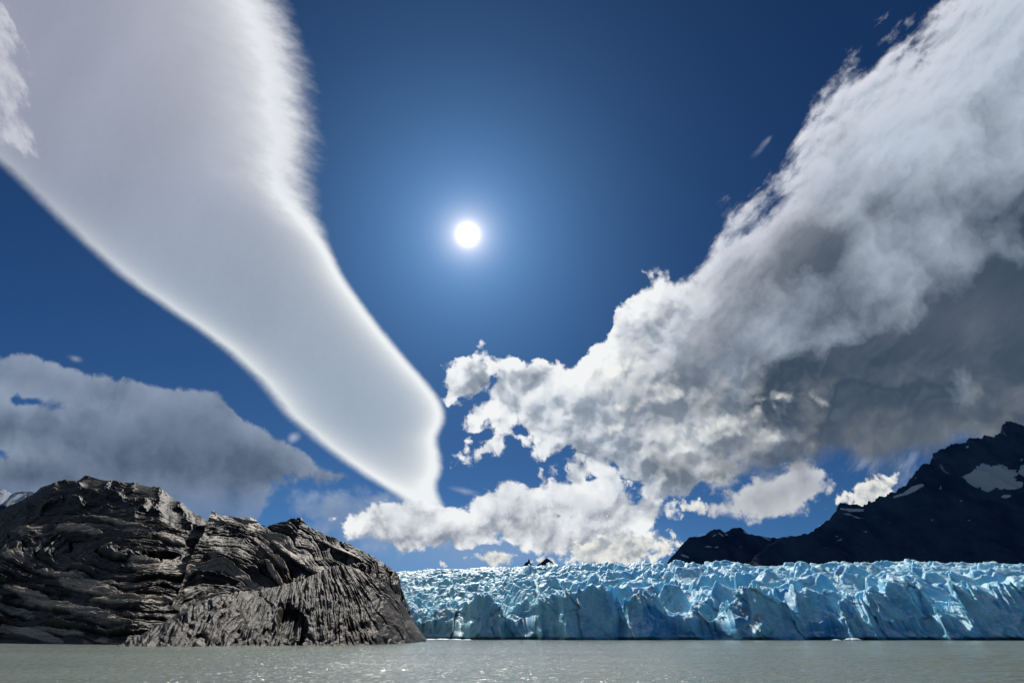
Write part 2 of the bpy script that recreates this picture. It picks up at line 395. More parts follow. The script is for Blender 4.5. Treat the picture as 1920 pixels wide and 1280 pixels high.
def cells(x, y, seed=0):
    """F1, F2, id and offset of the nearest point"""
    xi = np.floor(x); yi = np.floor(y)
    f1 = np.full(x.shape, 9.0); f2 = np.full(x.shape, 9.0)
    cid = np.zeros(x.shape); ox_ = np.zeros(x.shape); oy_ = np.zeros(x.shape)
    for ox in (-1, 0, 1):
        for oy in (-1, 0, 1):
            px = xi + ox + 0.1 + 0.8 * _hash(xi + ox, yi + oy, seed)
            py = yi + oy + 0.1 + 0.8 * _hash(xi + ox, yi + oy, seed + 77)
            d = np.hypot(x - px, y - py)
            nearer = d < f1
            f2 = np.where(nearer, f1, np.minimum(f2, d))
            cid = np.where(nearer, _hash(xi + ox, yi + oy, seed + 191), cid)
            ox_ = np.where(nearer, x - px, ox_); oy_ = np.where(nearer, y - py, oy_)
            f1 = np.where(nearer, d, f1)
    return f1, f2, cid, ox_, oy_

def ss(x, a, b):
    t = np.clip((x - a) / (b - a), 0, 1)
    return t * t * (3 - 2 * t)

def ab(u, v):
    """picture position (1920 wide) -> x/y and z/y of the direction from the viewer"""
    t = (640.0 - v) / F
    return ((u - 960.0) / F) / (CT - t * ST), (ST + t * CT) / (CT - t * ST)

def uv_of(a, b):
    t = (b * CT - ST) / (CT + b * ST)
    return 960.0 + a * (CT - t * ST) * F, 640.0 - t * F

def crest(pts):
    P_ = np.array([ab(*p[:2]) for p in pts]); o = np.argsort(P_[:, 0])
    return P_[o, 0], P_[o, 1]

def grid_mesh(name, Xg, Yg, Zg, mat, attrs=None, smooth=True):
    r, c = Xg.shape
    co = np.stack([Xg, Yg, Zg], -1).reshape(-1, 3).astype(np.float32)
    idx = np.arange(r * c).reshape(r, c)
    q = np.stack([idx[:-1, :-1], idx[:-1, 1:], idx[1:, 1:], idx[1:, :-1]], -1).reshape(-1, 4)
    me = bpy.data.meshes.new(name)
    me.vertices.add(len(co)); me.vertices.foreach_set('co', co.ravel())
    me.loops.add(q.size); me.loops.foreach_set('vertex_index', q.ravel().astype(np.int32))
    me.polygons.add(len(q))
    me.polygons.foreach_set('loop_start', np.arange(0, q.size, 4, dtype=np.int32))
    me.polygons.foreach_set('use_smooth', np.full(len(q), smooth))
    me.update(calc_edges=True); me.validate()
    for k, v in (attrs or {}).items():
        at = me.attributes.new(k, 'FLOAT', 'POINT'); at.data.foreach_set('value', v.reshape(-1).astype(np.float32))
    me.materials.append(mat)
    ob = bpy.data.objects.new(name, me); COL.objects.link(ob)
    return ob

def tag(o, label=None, cat=None, group=None, kind=None):
    if label: o['label'] = label
    if cat: o['category'] = cat
    if group: o['group'] = group
    if kind: o['kind'] = kind
    return o

def new_mat(name):
    m = bpy.data.materials.new(name); m.use_nodes = True
    nt = m.node_tree; nt.nodes.clear(); S.nt = nt
    b = nt.nodes.new('ShaderNodeBsdfPrincipled'); o = nt.nodes.new('ShaderNodeOutputMaterial')
    nt.links.new(b.outputs[0], o.inputs[0])
    return m, b

def attr(name):
    n = S.nt.nodes.new('ShaderNodeAttribute'); n.attribute_name = name
    return S(n.outputs['Fac'])

def wpos():
    n = S.nt.nodes.new('ShaderNodeNewGeometry'); return S(n.outputs['Position'])

def wnormal():
    n = S.nt.nodes.new('ShaderNodeNewGeometry'); return S(n.outputs['True Normal'])

def bump(height, strength=0.5, dist=1.0):
    n = S.nt.nodes.new('ShaderNodeBump'); put(n.inputs['Height'], height)
    n.inputs['Strength'].default_value = strength; n.inputs['Distance'].default_value = dist
    return S(n.outputs[0])

# ------------------------------------------------------------------ materials
def mat_water():
    m, b = new_mat("milky_glacial_water")
    p = wpos(); x, y, z = sep(p)
    big = noise(XYZ(x * 0.010, y * 0.035), 1.0, 4, 0.5)
    put(b.inputs['Base Color'], cmix(sstep(big, 0.35, 0.65), (0.168, 0.206, 0.172), (0.202, 0.240, 0.204)))
    b.inputs['IOR'].default_value = 1.33
    h = noise(XYZ(x, y), 1.1, 4, 0.62, dist=0.4) * 0.22
    nrm = bump(h, 1.0, 1.0)
    # sun glints put in as scattered coat facets tilted to throw sunlight at the viewer
    vn = S.nt.nodes.new('ShaderNodeTexVoronoi'); vn.voronoi_dimensions = '2D'
    put(vn.inputs['Vector'], XYZ(x * 3.4 + noise(XYZ(x, y), 0.8, 2, 0.5), y * 1.1)); vn.inputs['Scale'].default_value = 1.0
    cr, cg, cb = sep(S(vn.outputs['Color']))
    gate = sstep(noise(XYZ(x * 0.09, y * 0.05), 1.0, 5, 0.62), 0.40, 0.66)
    steep = M('GREATER_THAN', cb + gate * 0.30, 1.00)
    core = M('LESS_THAN', S(vn.outputs['Distance']), 0.42)
    facet = V('NORMALIZE', XYZ((cr - 0.5) * 0.36, (cg - 0.5) * 0.24 - 0.86, 0.52))
    pick = steep * core
    put(b.inputs['Normal'], nrm)
    b.inputs['Roughness'].default_value = 0.17
    put(b.inputs['Coat Weight'], pick); b.inputs['Coat IOR'].default_value = 1.33
    b.inputs['Coat Roughness'].default_value = 0.22
    put(b.inputs['Coat Normal'], facet)
    return m

def mat_rock(name, dark, mid, pale, rough=0.55, tex=1.0):
    m, b = new_mat(name)
    p = wpos(); band = attr('band'); lig = attr('pale')
    n1 = noise(V('MULTIPLY', p, (1, 1, 1)), 0.12 * tex, 6, 0.65, dim='3D')
    n2 = noise(V('MULTIPLY', p, (1.0, 1.0, 3.0)), 0.8 * tex, 5, 0.7, dim='3D')
    c = cmix(sstep(band + (n1 - 0.5) * 0.9, 0.25, 0.85), dark, mid)
    c = cmix(M('MULTIPLY', lig, sstep(n2, 0.22, 0.45), clamp=True), c, pale)
    rust = noise(V('ADD', p, (31, 7, 3)), 0.05, 4, 0.6, dim='3D')
    c = cmix(sstep(rust, 0.58, 0.72) * 0.45, c, (0.14, 0.085, 0.06))
    put(b.inputs['Base Color'], c)
    b.inputs['Specular IOR Level'].default_value = 0.24
    put(b.inputs['Roughness'], lerp(n2, 0.3, 0.7, rough - 0.12, rough + 0.2))
    put(b.inputs['Normal'], bump(n2 * 0.5 + n1 * 1.4 + noise(p, 3.0, 3, 0.6, dim='3D') * 0.08, 0.55, 0.9))
    return m

def mat_ice():
    m, b = new_mat("glacier_ice")
    p = wpos(); x, y, z = sep(p); nx, ny, nz = sep(wnormal())
    deep = attr('deep'); dirt = attr('dirt'); teal = attr('teal')
    n1 = noise(p, 0.045, 5, 0.6, dim='3D'); n2 = noise(p, 0.35, 6, 0.65, dim='3D')
    # weathered, air-filled crust on flatter tops; dense blue ice on broken faces
    crust = sstep(nz + (n2 - 0.5) * 0.5, 0.35, 0.85)
    blue = cmix(sstep(n1 + (n2 - 0.5) * 0.3, 0.35, 0.65), (0.20, 0.54, 0.73), (0.36, 0.70, 0.84))
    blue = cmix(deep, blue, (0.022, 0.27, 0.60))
    blue = cmix(teal, blue, (0.32, 0.61, 0.68))
    c = cmix(crust * 0.60, blue, (0.68, 0.83, 0.89))
    n3 = noise(V('MULTIPLY', p, (1.0, 1.0, 0.9)), 0.16, 6, 0.72, dim='3D')
    c = cmix(M('MULTIPLY', dirt, sstep(n3, 0.46, 0.62), clamp=True), c, (0.17, 0.19, 0.18))
    put(b.inputs['Base Color'], c)
    b.inputs['Roughness'].default_value = 0.42
    b.inputs['IOR'].default_value = 1.31
    b.inputs['Subsurface Weight'].default_value = 0.55
    b.inputs['Subsurface Radius'].default_value = (0.35, 1.0, 1.5)
    b.inputs['Subsurface Scale'].default_value = 3.0
    put(b.inputs['Normal'], bump(n2 * 1.0 + n3 * 1.0 + noise(p, 1.4, 3, 0.6, dim='3D') * 0.15, 0.45, 1.2))
    return m

def mat_mountain(name, c0, c1, shaded_snow=(0.36, 0.40, 0.46)):  # snow greyed: the cloud's shade on it is put into the colour
    m, b = new_mat(name)
    p = wpos(); n1 = noise(p, 0.004, 7, 0.65, dim='3D'); n2 = noise(V('MULTIPLY', p, (1, 1, 0.35)), 0.02, 5, 0.65, dim='3D')
    c = cmix(sstep(n1, 0.35, 0.65), c0, c1)
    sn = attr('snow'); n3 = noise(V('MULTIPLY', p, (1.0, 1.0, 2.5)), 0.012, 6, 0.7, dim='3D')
    c = cmix(sstep(sn * (0.55 + n3 * 0.9) + (n2 - 0.5) * 1.8, 0.36, 0.66), c, shaded_snow)
    put(b.inputs['Base Color'], c); b.inputs['Roughness'].default_value = 0.85
    b.inputs['Specular IOR Level'].default_value = 0.2
    put(b.inputs['Normal'], bump(n2 * 8 + n1 * 10, 0.6, 1.0))
    return m

M_WATER = mat_water()
M_ROCK = mat_rock("banded_gneiss", (0.006, 0.006, 0.0065), (0.030, 0.024, 0.0185), (0.38, 0.31, 0.235))  # the pale tone also holds light caught by the slabs
M_ROCK_TOP = mat_rock("dark_rock", (0.010, 0.010, 0.011), (0.035, 0.032, 0.030), (0.12, 0.11, 0.10))
M_ROCK_SHORE = mat_rock("brown_shore_rock", (0.015, 0.013, 0.012), (0.052, 0.040, 0.031), (0.18, 0.14, 0.11))
M_ICE = mat_ice()
M_MOUNT = mat_mountain("hazed_mountain_rock", (0.004, 0.022, 0.062), (0.022, 0.050, 0.098))  # blue of the hazy air is mixed into the rock colour

# ------------------------------------------------------------------ water
def wave_height(x, y):
    """wind chop: short crests lying across the view, on a few longer ones"""
    wx = fbm(x * 0.06, y * 0.06, 2, 205) * 3
    h = perlin((x + wx) * 0.10, y * 0.22, 201) * 0.10 + (1 - np.abs(perlin((x + wx) * 0.30, y * 0.75 + wx, 202)) * 2) * 0.055
    h = h + (1 - np.abs(perlin(x * 0.85, y * 1.7, 203)) * 2) * 0.035 + perlin(x * 2.2, y * 3.4, 204) * 0.018
    gust = 0.65 + 0.9 * np.clip(fbm(x * 0.012, y * 0.03, 3, 206) + 0.35, 0, 1)
    return h * gust
wy_rows = np.concatenate([[-3000, -600, -60, 5], 26 * (640 / 26.0) ** np.linspace(0, 1, 900), [900, 1500, 4000, 12000]])
wa = np.linspace(-1.25, 1.25, 1150)
WA, WY = np.meshgrid(wa, wy_rows)
WX = WA * np.maximum(WY, 14.0)
wide = np.abs(WA) ** 9 * 1.2
WX = WX + np.sign(WA) * wide * 1500 + np.where(WY < 14, np.sign(WA) * wide * 3000, 0)
WZ = np.where((WY > 20) & (WY < 650) & (np.abs(WA) < 1.15), wave_height(WX, WY), 0.0)
water = grid_mesh("water", WX, WY, WZ, M_WATER)
tag(water, kind='structure')

# ------------------------------------------------------------------ rock masses on the left
def rock_mass(name, cr, base, crest_y, n_a, n_h, mat, strata, amp, back=0.35, relief=5.0, seed=1, prof=1.0, a_rng=None):
    """a hill front rising from a water line to a skyline, with ledges cut along its folded layers"""
    ca, cb = crest(cr)
    a0, a1 = a_rng if a_rng else (ca[0], ca[-1])
    a = np.linspace(a0, a1, n_a)
    by = np.interp(a, [ab(p[0], 1195)[0] for p in base], [p[1] for p in base])
    cy = np.interp(a, [ab(p[0], 1100)[0] for p in crest_y], [p[1] for p in crest_y])
    cbv = np.interp(a, ca, cb)
    hz = CAM_H + cbv * cy
    h = np.concatenate([np.linspace(-0.04, 1, n_h), 1 + np.linspace(0.02, 1, n_h // 5) ** 1.3 * back * 3])
    A, H = np.meshgrid(a, h)
    Yf = by + (cy - by) * H
    hh = np.clip(H, 0, 1)
    shape = np.where(H <= 1, np.sign(H) * np.abs(H) ** prof, 1 - np.maximum(H - 1, 0) ** 1.5 * 1.2)
    # height for which the skyline lands where it should
    Z = shape * hz
    X = A * Yf
    u, v = uv_of(A, (Z - CAM_H) / Yf)
    disp, band, pale = strata(u, v, X, Z, H)
    big = fbm(X * 0.02 + seed * 3, Z * 0.03 + Yf * 0.01, 5, seed) * relief
    fine = fbm(X * 0.12, Z * 0.16 + Yf * 0.06, 5, seed + 9, 0.6) * relief * 0.18
    k = ss(H, -0.02, 0.06) * ss(1.9 - H, 0.0, 0.3)
    edge = np.clip(1 - np.abs(H - 1) * 6, 0, 1) * 0.55
    D = (disp * amp * (1 - edge * 0.6) + big * (1 - edge * 0.7) + fine) * k
    # push out towards the lake and up
    Yd = Yf - D * 0.80
    Zd = Z + D * 0.45
    Zd = np.where(H < 0, Zd - 3, Zd)
    return grid_mesh(name, X * (Yd / Yf) ** 0.5, Yd, Zd, mat, dict(band=band, pale=pale))

def ledge(q, u, v, seed, sharp=0.75):
    """saw-toothed ledges along the layers, each layer with its own thickness, height and paleness"""
    q = q + fbm(u * 0.012, v * 0.02, 4, seed) * 0.9
    i = np.floor(q); f = q - i
    r1 = _hash(i, i * 0 + 3, seed); r2 = _hash(i, i * 0 + 11, seed); r3 = _hash(i, i * 0 + 23, seed)
    wob = fbm(u * 0.02 + i * 7.3, v * 0.02 + i * 1.7, 4, seed + 5)
    calm = ss(fbm(u * 0.009 + 3, v * 0.016, 3, seed + 21), -0.22, 0.16)
    a = (0.35 + 0.9 * r1 + wob * 0.9) * (0.45 + 0.55 * calm)
    saw = np.where(f < sharp, f / sharp, (1 - f) / (1 - sharp))
    q2 = q * 3.7; f2 = q2 - np.floor(q2)
    s2 = np.where(f2 < 0.7, f2 / 0.7, (1 - f2) / 0.3)
    q3 = q * 9.1; f3 = q3 - np.floor(q3); i3 = np.floor(q3)
    s3 = np.where(f3 < 0.7, f3 / 0.7, (1 - f3) / 0.3)
    r3 = np.clip(r3 * 0.55 + 0.55 * _hash(i3, i3 * 0 + 31, seed), 0, 1)
    disp = saw * a + (s2 * 0.30 * (0.6 + wob) + s3 * 0.05) * (0.2 + 0.8 * calm)
    notch = np.maximum(ss(np.abs(f - 0.5), 0.40, 0.49) * (0.5 + r1), ss(np.abs(f2 - 0.5), 0.38, 0.49) * 0.55 * ss(wob, -0.3, 0.2))
    notch = notch * (0.25 + 0.75 * calm)
    disp = disp - notch * 0.9
    pale = (1 - np.clip(notch * 1.3, 0, 1)) * ss(r2 + wob * 0.6, 0.60, 0.80) * ss(f, 0.02, 0.2) * ss(1 - f, 0.0, 0.3)
    return disp, np.clip(r3 + wob * 0.3, 0, 1) * (1 - np.clip(notch, 0, 0.9)), np.clip(pale, 0, 1), i  # band darkened along notches: crevice shade put into the colour

def strata_dome(u, v, X, Z, H):
    cx, cy_ = 250.0, 1042.0
    dxp = u - cx; dyp = v - cy_ - dxp * 0.06
    r = np.sqrt((dxp / 4.3) ** 2 + dyp ** 2 + 30)
    d, b, p, i = ledge(r / 15.0 + 2, u, v, 11)
    p = p * ss(fbm(u * 0.011, v * 0.03, 4, 12), -0.15, 0.12)
    line = ss(fbm(u * 0.03, r * 0.55, 4, 14), -0.22, 0.05)
    # broad pale slabs, the light they catch put into the colour as well
    p = np.maximum(p * 0.9, 0)
    for (sx, sy, rx, ry, t) in ((305, 1065, 62, 15, 0.10), (170, 1105, 58, 11, 0.18), (250, 1130, 70, 9, 0.02), (320, 1012, 26, 7, 0.25), (150, 1150, 90, 8, 0.22), (60, 1120, 50, 9, 0.35), (155, 995, 32, 7, 0.2), (60, 1190, 60, 8, 0.25), (385, 1052, 12, 9, 0), (215, 980, 60, 3, .18)):
        e = ((u - sx) / rx) ** 2 + ((v - sy - (u - sx) * t) / ry) ** 2
        w = ss(1.25 + fbm(u * 0.05, v * 0.1, 4, 31) * 0.7 - e, 0, 0.35)
        p = np.maximum(p, w * 0.85); d = d * (1 - 0.6 * w) + w * 0.7
    p = p * (0.55 + 0.45 * line); d = d + (line - 0.5) * 0.12
    # cave-like dark hollow and the unlayered black top
    hol = ss(1.0 - ((u - 300) / 40) ** 2 - ((v - 1040) / 11) ** 2, 0, 0.5)
    d = d - hol * 2.6; p = p * (1 - hol); b = b * (1 - hol * 0.9)
    topl = np.interp(u, [-200, 0, 60, 130, 250, 330, 420], [985, 985, 972, 955, 968, 985, 1030])
    t = ss(topl - v + fbm(u * 0.02, v * 0.02, 4, 3) * 16, -4, 10)
    d = d * (1 - 0.8 * t) + t * (ridged(u * 0.02, v * 0.035, 5, 5) * 1.6)
    b = b * (1 - t * 0.8) - t * 0.25; p = p * (1 - t)
    return d, b, p

def strata_fold(u, v, X, Z, H):
    wx = fbm(u * 0.008, v * 0.008, 3, 41) * 40
    dxp = (u - 400 + wx) * 0.85; dyp = v - 1165
    r = np.sqrt(dxp ** 2 + dyp ** 2)
    d, b, p, i = ledge(r / 18.0, u, v, 23, 0.8)
    p = p * 0.75
    for (sx, sy, rx, ry, t) in ((505, 1040, 34, 6, 1.0), (395, 970, 22, 5, 0.3), (430, 978, 25, 6, 0.35), (455, 972, 30, 4, .2), (545, 1045, 40, 6, .75), (515, 1080, 20, 9, 1.3), (620, 1078, 40, 9, 0.2), (640, 1035, 40, 3, 0.5)):
        e = ((u - sx) / rx) ** 2 + ((v - sy - (u - sx) * t) / ry) ** 2
        w = ss(1.2 + fbm(u * 0.05, v * 0.1, 4, 37) * 0.8 - e, 0, 0.35)
        p = np.maximum(p, w * 0.9); d = d * (1 - 0.6 * w) + w * 0.7
    return d, b * 0.8, p

def strata_shore(u, v, X, Z, H):
    ang = np.arctan2(u - 590, v - 960); r = np.hypot(u - 590, v - 960)
    wob = fbm(u * 0.010, v * 0.010, 4, 51)
    q = ang * 9 + wob * 1.6
    i = np.floor(q); f = q - i
    r1 = _hash(i, i * 0 + 5, 47)
    saw = np.where(f < 0.7, f / 0.7, (1 - f) / 0.3)
    gully = 1 - np.clip(np.abs(fbm(ang * 16 + wob, r * 0.006, 4, 52)) * 6, 0, 1)
    fl = (fbm(ang * 34 + wob * 4, r * 0.014, 4, 53) * 0.8 + fbm(ang * 80 + wob * 5, r * 0.03, 3, 54) * 0.35) * ss(fbm(u * 0.012, v * 0.016, 3, 55), -0.25, 0.25)
    blk = fbm(u * 0.035, v * 0.05, 4, 59)
    crk = 1 - np.clip(np.abs(fbm(u * 0.016 + 7, v * 0.010, 4, 57)) * 9, 0, 1)
    hol = ss(1.0 - ((u - 545 - (v - 1160) * 0.1) / 30) ** 2 - ((v - 1172) / 46) ** 2 + fbm(u * 0.03, v * 0.03, 3, 8) * .6, 0, 0.4)
    d = saw * (0.2 + 0.4 * r1) + fl * 0.16 + blk * 0.8 - gully * 0.5 - crk * 0.5 - hol * 2.0
    b = 0.5 + fl * 0.4 - gully * 0.6 + wob * 0.6 + blk * 0.5
    p = ss(fbm(u * 0.02, v * 0.03, 4, 58), 0.12, 0.3) * 0.8 * (1 - gully)
    return d, np.clip(b, 0, 1) * (1 - hol * 0.9), p * (1 - hol)

dome = rock_mass("rock_hill",
    [(-160, 1010), (-80, 985), (-20, 965), (0, 960), (30, 945), (60, 930), (85, 912), (110, 902), (145, 901), (160, 893), (185, 897), (215, 905), (240, 906), (270, 909), (290, 914), (310, 925), (335, 942), (352, 955), (380, 968), (400, 985), (430, 1020), (460, 1060), (480, 1100), (500, 1150)],
    [(-160, 270), (0, 262), (150, 225), (240, 215), (330, 235), (420, 270), (500, 290)],
    [(-160, 430), (100, 412), (300, 385), (500, 345)],
    900, 620, M_ROCK, strata_dome, 4.6, seed=2, relief=5.5, a_rng=(ab(-170, 1150)[0], ab(470, 1150)[0]))
tag(dome, "rounded black rock hill at the left with layers curving like a bowl", kind='structure')

fold = rock_mass("rock_ridge",
    [(300, 1080), (340, 1010), (362, 972), (375, 960), (395, 957), (410, 966), (440, 972), (470, 972), (500, 986), (525, 982), (545, 975), (565, 976), (578, 990), (600, 1000), (625, 1010), (650, 1018), (675, 1030), (700, 1043), (722, 1058), (740, 1070), (748, 1080), (752, 1100), (770, 1150), (780, 1195)],
    [(300, 235), (400, 250), (600, 270), (700, 300), (780, 330)],
    [(300, 350), (450, 366), (560, 355), (700, 360), (780, 368)],
    720, 460, M_ROCK, strata_fold, 4.4, seed=5, relief=5.0, a_rng=(ab(318, 1150)[0], ab(772, 1150)[0]))
tag(fold, "folded black and grey rock ridge beside the left end of the glacier", kind='structure')

shore = rock_mass("rock_shore",
    [(225, 1207), (260, 1190), (300, 1172), (330, 1152), (365, 1130), (400, 1118), (440, 1108), (490, 1104), (530, 1096), (570, 1085), (610, 1066), (640, 1058), (670, 1066), (700, 1080), (725, 1092), (750, 1125), (775, 1165), (800, 1198)],
    [(225, 175), (300, 172), (420, 178), (500, 186), (620, 190), (700, 205), (760, 240), (800, 330)],
    [(225, 180), (300, 200), (420, 225), (620, 255), (700, 262), (760, 290), (800, 345)],
    760, 360, M_ROCK_SHORE, strata_shore, 2.7, seed=9, relief=1.8, a_rng=(ab(226, 1200)[0], ab(799, 1198)[0]))
tag(shore, "brown ice-scoured rock apron sloping into the lake", kind='structure')

# ------------------------------------------------------------------ glacier
FR = [(690, 1186), (760, 1172), (800, 1158), (850, 1150), (878, 1126), (900, 1118), (925, 1124), (943, 1148), (955, 1160), (963, 1138), (1004, 1134), (1010, 1113), (1045, 1117), (1060, 1104), (1100, 1098), (1148, 1102), (1166, 1128), (1180, 1120),
      (1215, 1108), (1240, 1128), (1258, 1158), (1300, 1163), (1350, 1158), (1372, 1122), (1385, 1091), (1396, 1103), (1420, 1106), (1450, 1112), (1480, 1135), (1518, 1158), (1540, 1150), (1568, 1142), (1583, 1122), (1600, 1115), (1620, 1132), (1632, 1142), (1642, 1126), (1660, 1145), (1700, 1150),
      (1745, 1148), (1766, 1152), (1784, 1115), (1803, 1096), (1850, 1100), (1880, 1094), (1920, 1100), (2000, 1098), (2120, 1110)]
FO = [(690, 25), (800, 10), (870, 6), (880, -12), (940, -10), (950, 12), (962, 16), (1006, 14), (1012, -4), (1050, -8), (1058, -22), (1150, -18), (1165, 2), (1180, -10), (1240, -16), (1262, 4), (1350, 6), (1372, -14), (1390, -22), (1500, -12), (1530, 4), (1572, -4), (1600, -20), (1625, -6), (1645, -18), (1665, 0), (1762, 4), (1780, -18), (2120, -22)]
SIL = [(690, 1100), (722, 1078), (745, 1064), (790, 1058), (830, 1056), (960, 1053), (1100, 1051), (1250, 1050), (1400, 1054), (1500, 1056), (1600, 1053), (1660, 1050), (1700, 1046), (1760, 1049), (1850, 1054), (1920, 1058), (2120, 1062)]
fa, fb = crest(FR); sa, sb = crest(SIL)
foa = np.array([ab(p[0], 1195)[0] for p in FO]); fov = np.array([p[1] for p in FO], float)
na = 1500
ga = np.linspace(ab(705, 1195)[0], ab(2080, 1195)[0], na)
fYb = np.interp(ga, [-0.3, 0.1, 1.2], [590, 500, 440])
# rows: dense through the cliff, then spreading back over the ice field
rd = np.concatenate([np.linspace(-3, 22, 250), 22 + (np.linspace(0.004, 1, 640) ** 1.45) * 760])
GA, RD = np.meshgrid(ga, rd)
gj = GA + fbm(GA * 45, RD * 0.10, 3, 60) * 0.012 * ss(RD, -1, 6) * (1 - ss(RD, 14, 30))
front_y = fYb + np.interp(gj, foa, fov) + fbm(ga * 40, ga * 0 + 2, 3, 61) * 4
front_y = np.broadcast_to(front_y, GA.shape)
GY = front_y + RD
GX = GA * GY
hf = CAM_H + np.interp(gj, fa, fb) * (fYb + np.interp(gj, foa, fov) + 8)
hf = hf + (ridged(gj * 42, gj * 0 + 4, 4, 62) - 0.42) * 9 * ss(hf, 8, 26)
# cliff: slope varies from sheer to leaning
lean = 11 + 9 * np.clip(fbm(GA * 25, GA * 0 + 9, 3, 63) + 0.5, 0, 1.2)
t = np.clip(RD / lean, 0, 1)
cl = t ** 0.8
facet = fbm(GX * 0.045, RD * 0.10, 3, 65) * 2.4
front_h = hf * cl * (1 - 0.55 * ss(RD, lean + 5, lean + 45))
# field rising behind
Yback = 1120.0
sil = np.interp(ga, sa, sb); sil = np.broadcast_to(sil, GA.shape)
zb = CAM_H + sil * Yback - 5
s_ = np.clip((GY - fYb - 5) / (Yback - fYb), 0, 1)
plate = 23 + (zb - 23) * s_ ** 0.92
wx_ = fbm(GX * 0.012, GY * 0.012, 3, 71) * 16; wy_ = fbm(GX * 0.012 + 40, GY * 0.012, 3, 72) * 16
def blocks(sx, sy, seed, tilt, hgt):
    f1, f2, cid, ox, oy = cells((GX + wx_) / sx, (GY + wy_) / sy, seed)
    e = ss(f2 - f1, 0.0, 0.30)
    tx = (np.modf(cid * 37.1)[0] - 0.5) * tilt; ty = (np.modf(cid * 91.7)[0] - 0.25) * tilt
    return (cid * hgt + (ox * tx + oy * ty)) * (0.25 + 0.75 * e) + (e - 1) * hgt * 0.45, e
fine_left = np.clip(1.35 - (GA + 0.22) * 2.6, 0, 1)       # the left arm is broken smaller
B1, e1 = blocks(98, 58, 81, 30, 19)
B2, e2 = blocks(37, 26, 83, 11, 5.5)
B3, e3 = blocks(13, 10, 85, 2.6, 1.2)
rg = ridged(GX * 0.011, GY * 0.026, 4, 87, 0.40)
ser = B1 * (1 - 0.6 * fine_left) + B2 * (1 - 0.1 * fine_left) + B3 * (0.8 + 1.6 * fine_left) + rg * 13 * (1 - 0.4 * fine_left) + fbm(GX * 0.16, GY * 0.16, 3, 89) * 0.7
fadeb = 1 - 0.62 * ss(GY, 820, 1150)
field = plate - 10 + ser * fadeb * ss(RD, 3, 26)
field = field + (fbm(GX * 0.035, GY * 0.05, 4, 104) * 11 + 2) * (1 - ss(RD, 25, 70))
field = np.where(RD < 4, field * ss(RD, 0, 8), field)
Hh = np.maximum(front_h, np.where(RD > 3, field, -5)) + facet * ss(RD, 2, 8)
Hh = Hh + (B3 * 0.5 + B2 * 0.20) * ss(RD, 4, 12) * (1 - ss(RD, 25, 40))
Hh = np.where(RD < 0, -4, Hh)
# skyline rounding at the back, then down
Hh = Hh - ss(GY, 1150, 1290) * 60
# fracture the cliff face in and out
wgx = fbm(GX * 0.02, Hh * 0.03, 3, 90) * 14
kf = ss(Hh, -2, 3) * (1 - ss(RD, 16, 30))
butt = ridged((GX + wgx * 0.8) * 0.017, Hh * 0.010 + 2, 3, 93, 0.45)
out = (butt * 17 * (1 - 0.45 * np.clip(Hh / 45, 0, 1)) + fbm(GX * 0.03, Hh * 0.04, 3, 91) * 4) * kf
# planes left by breaking blocks, and the cracks between them
f1, f2, cid, ox, oy = cells((GX + wgx) / 34, (Hh + GX * 0.35) / 30, 95)
out = out + ((np.modf(cid * 13.7)[0] - 0.5) * ox * 16 + (np.modf(cid * 57.3)[0] - 0.5) * oy * 9 + cid * 3 - (1 - ss(f2 - f1, 0, 0.07)) * 0.35) * kf
out = out + (fbm(GX * 0.11, Hh * 0.13, 4, 92) * 2.0 + np.abs(fbm(GX * 0.06 + Hh * 0.05, Hh * 0.05, 3, 94)) * 4) * kf
GYd = GY - out
cliff = (1 - ss(RD, 8, 20)) * ss(Hh, 0, 4)
uu, vv = uv_of(GX / GYd, (Hh - CAM_H) / GYd)
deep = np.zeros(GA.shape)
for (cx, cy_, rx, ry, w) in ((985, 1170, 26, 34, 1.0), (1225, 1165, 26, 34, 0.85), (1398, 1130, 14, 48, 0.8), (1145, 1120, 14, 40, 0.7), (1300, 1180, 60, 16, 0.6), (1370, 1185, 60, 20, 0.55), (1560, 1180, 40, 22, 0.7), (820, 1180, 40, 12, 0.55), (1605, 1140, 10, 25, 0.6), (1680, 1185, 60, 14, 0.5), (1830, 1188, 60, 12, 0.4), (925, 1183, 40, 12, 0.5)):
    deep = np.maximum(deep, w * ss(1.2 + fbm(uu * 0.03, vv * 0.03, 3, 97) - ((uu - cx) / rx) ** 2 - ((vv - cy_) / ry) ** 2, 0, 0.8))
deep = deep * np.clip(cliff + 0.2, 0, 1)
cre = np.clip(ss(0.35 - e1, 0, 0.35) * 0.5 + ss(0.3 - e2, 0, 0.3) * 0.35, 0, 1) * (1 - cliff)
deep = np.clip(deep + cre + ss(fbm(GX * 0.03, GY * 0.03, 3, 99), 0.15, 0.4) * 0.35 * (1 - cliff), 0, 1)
dirt = np.clip(ss(fbm(GX * 0.02, GY * 0.03, 4, 101), 0.05, 0.35) * 0.75 + ss(fbm(GX * 0.05 + Hh * 0.06, Hh * 0.05, 3, 103), 0.2, 0.4) * 0.5 * cliff + fine_left * 0.35 * ss(Hh, 60, 110) + ss(GY, 950, 1120) * 0.25, 0, 0.9)
teal = np.clip(fine_left * 0.9, 0, 1)
glacier = grid_mesh("glacier", GA * GYd, GYd, Hh, M_ICE, dict(deep=deep, dirt=dirt, teal=teal))
tag(glacier, "broad blue glacier tongue of broken ice ending in a cliff at the lake", 'glacier')

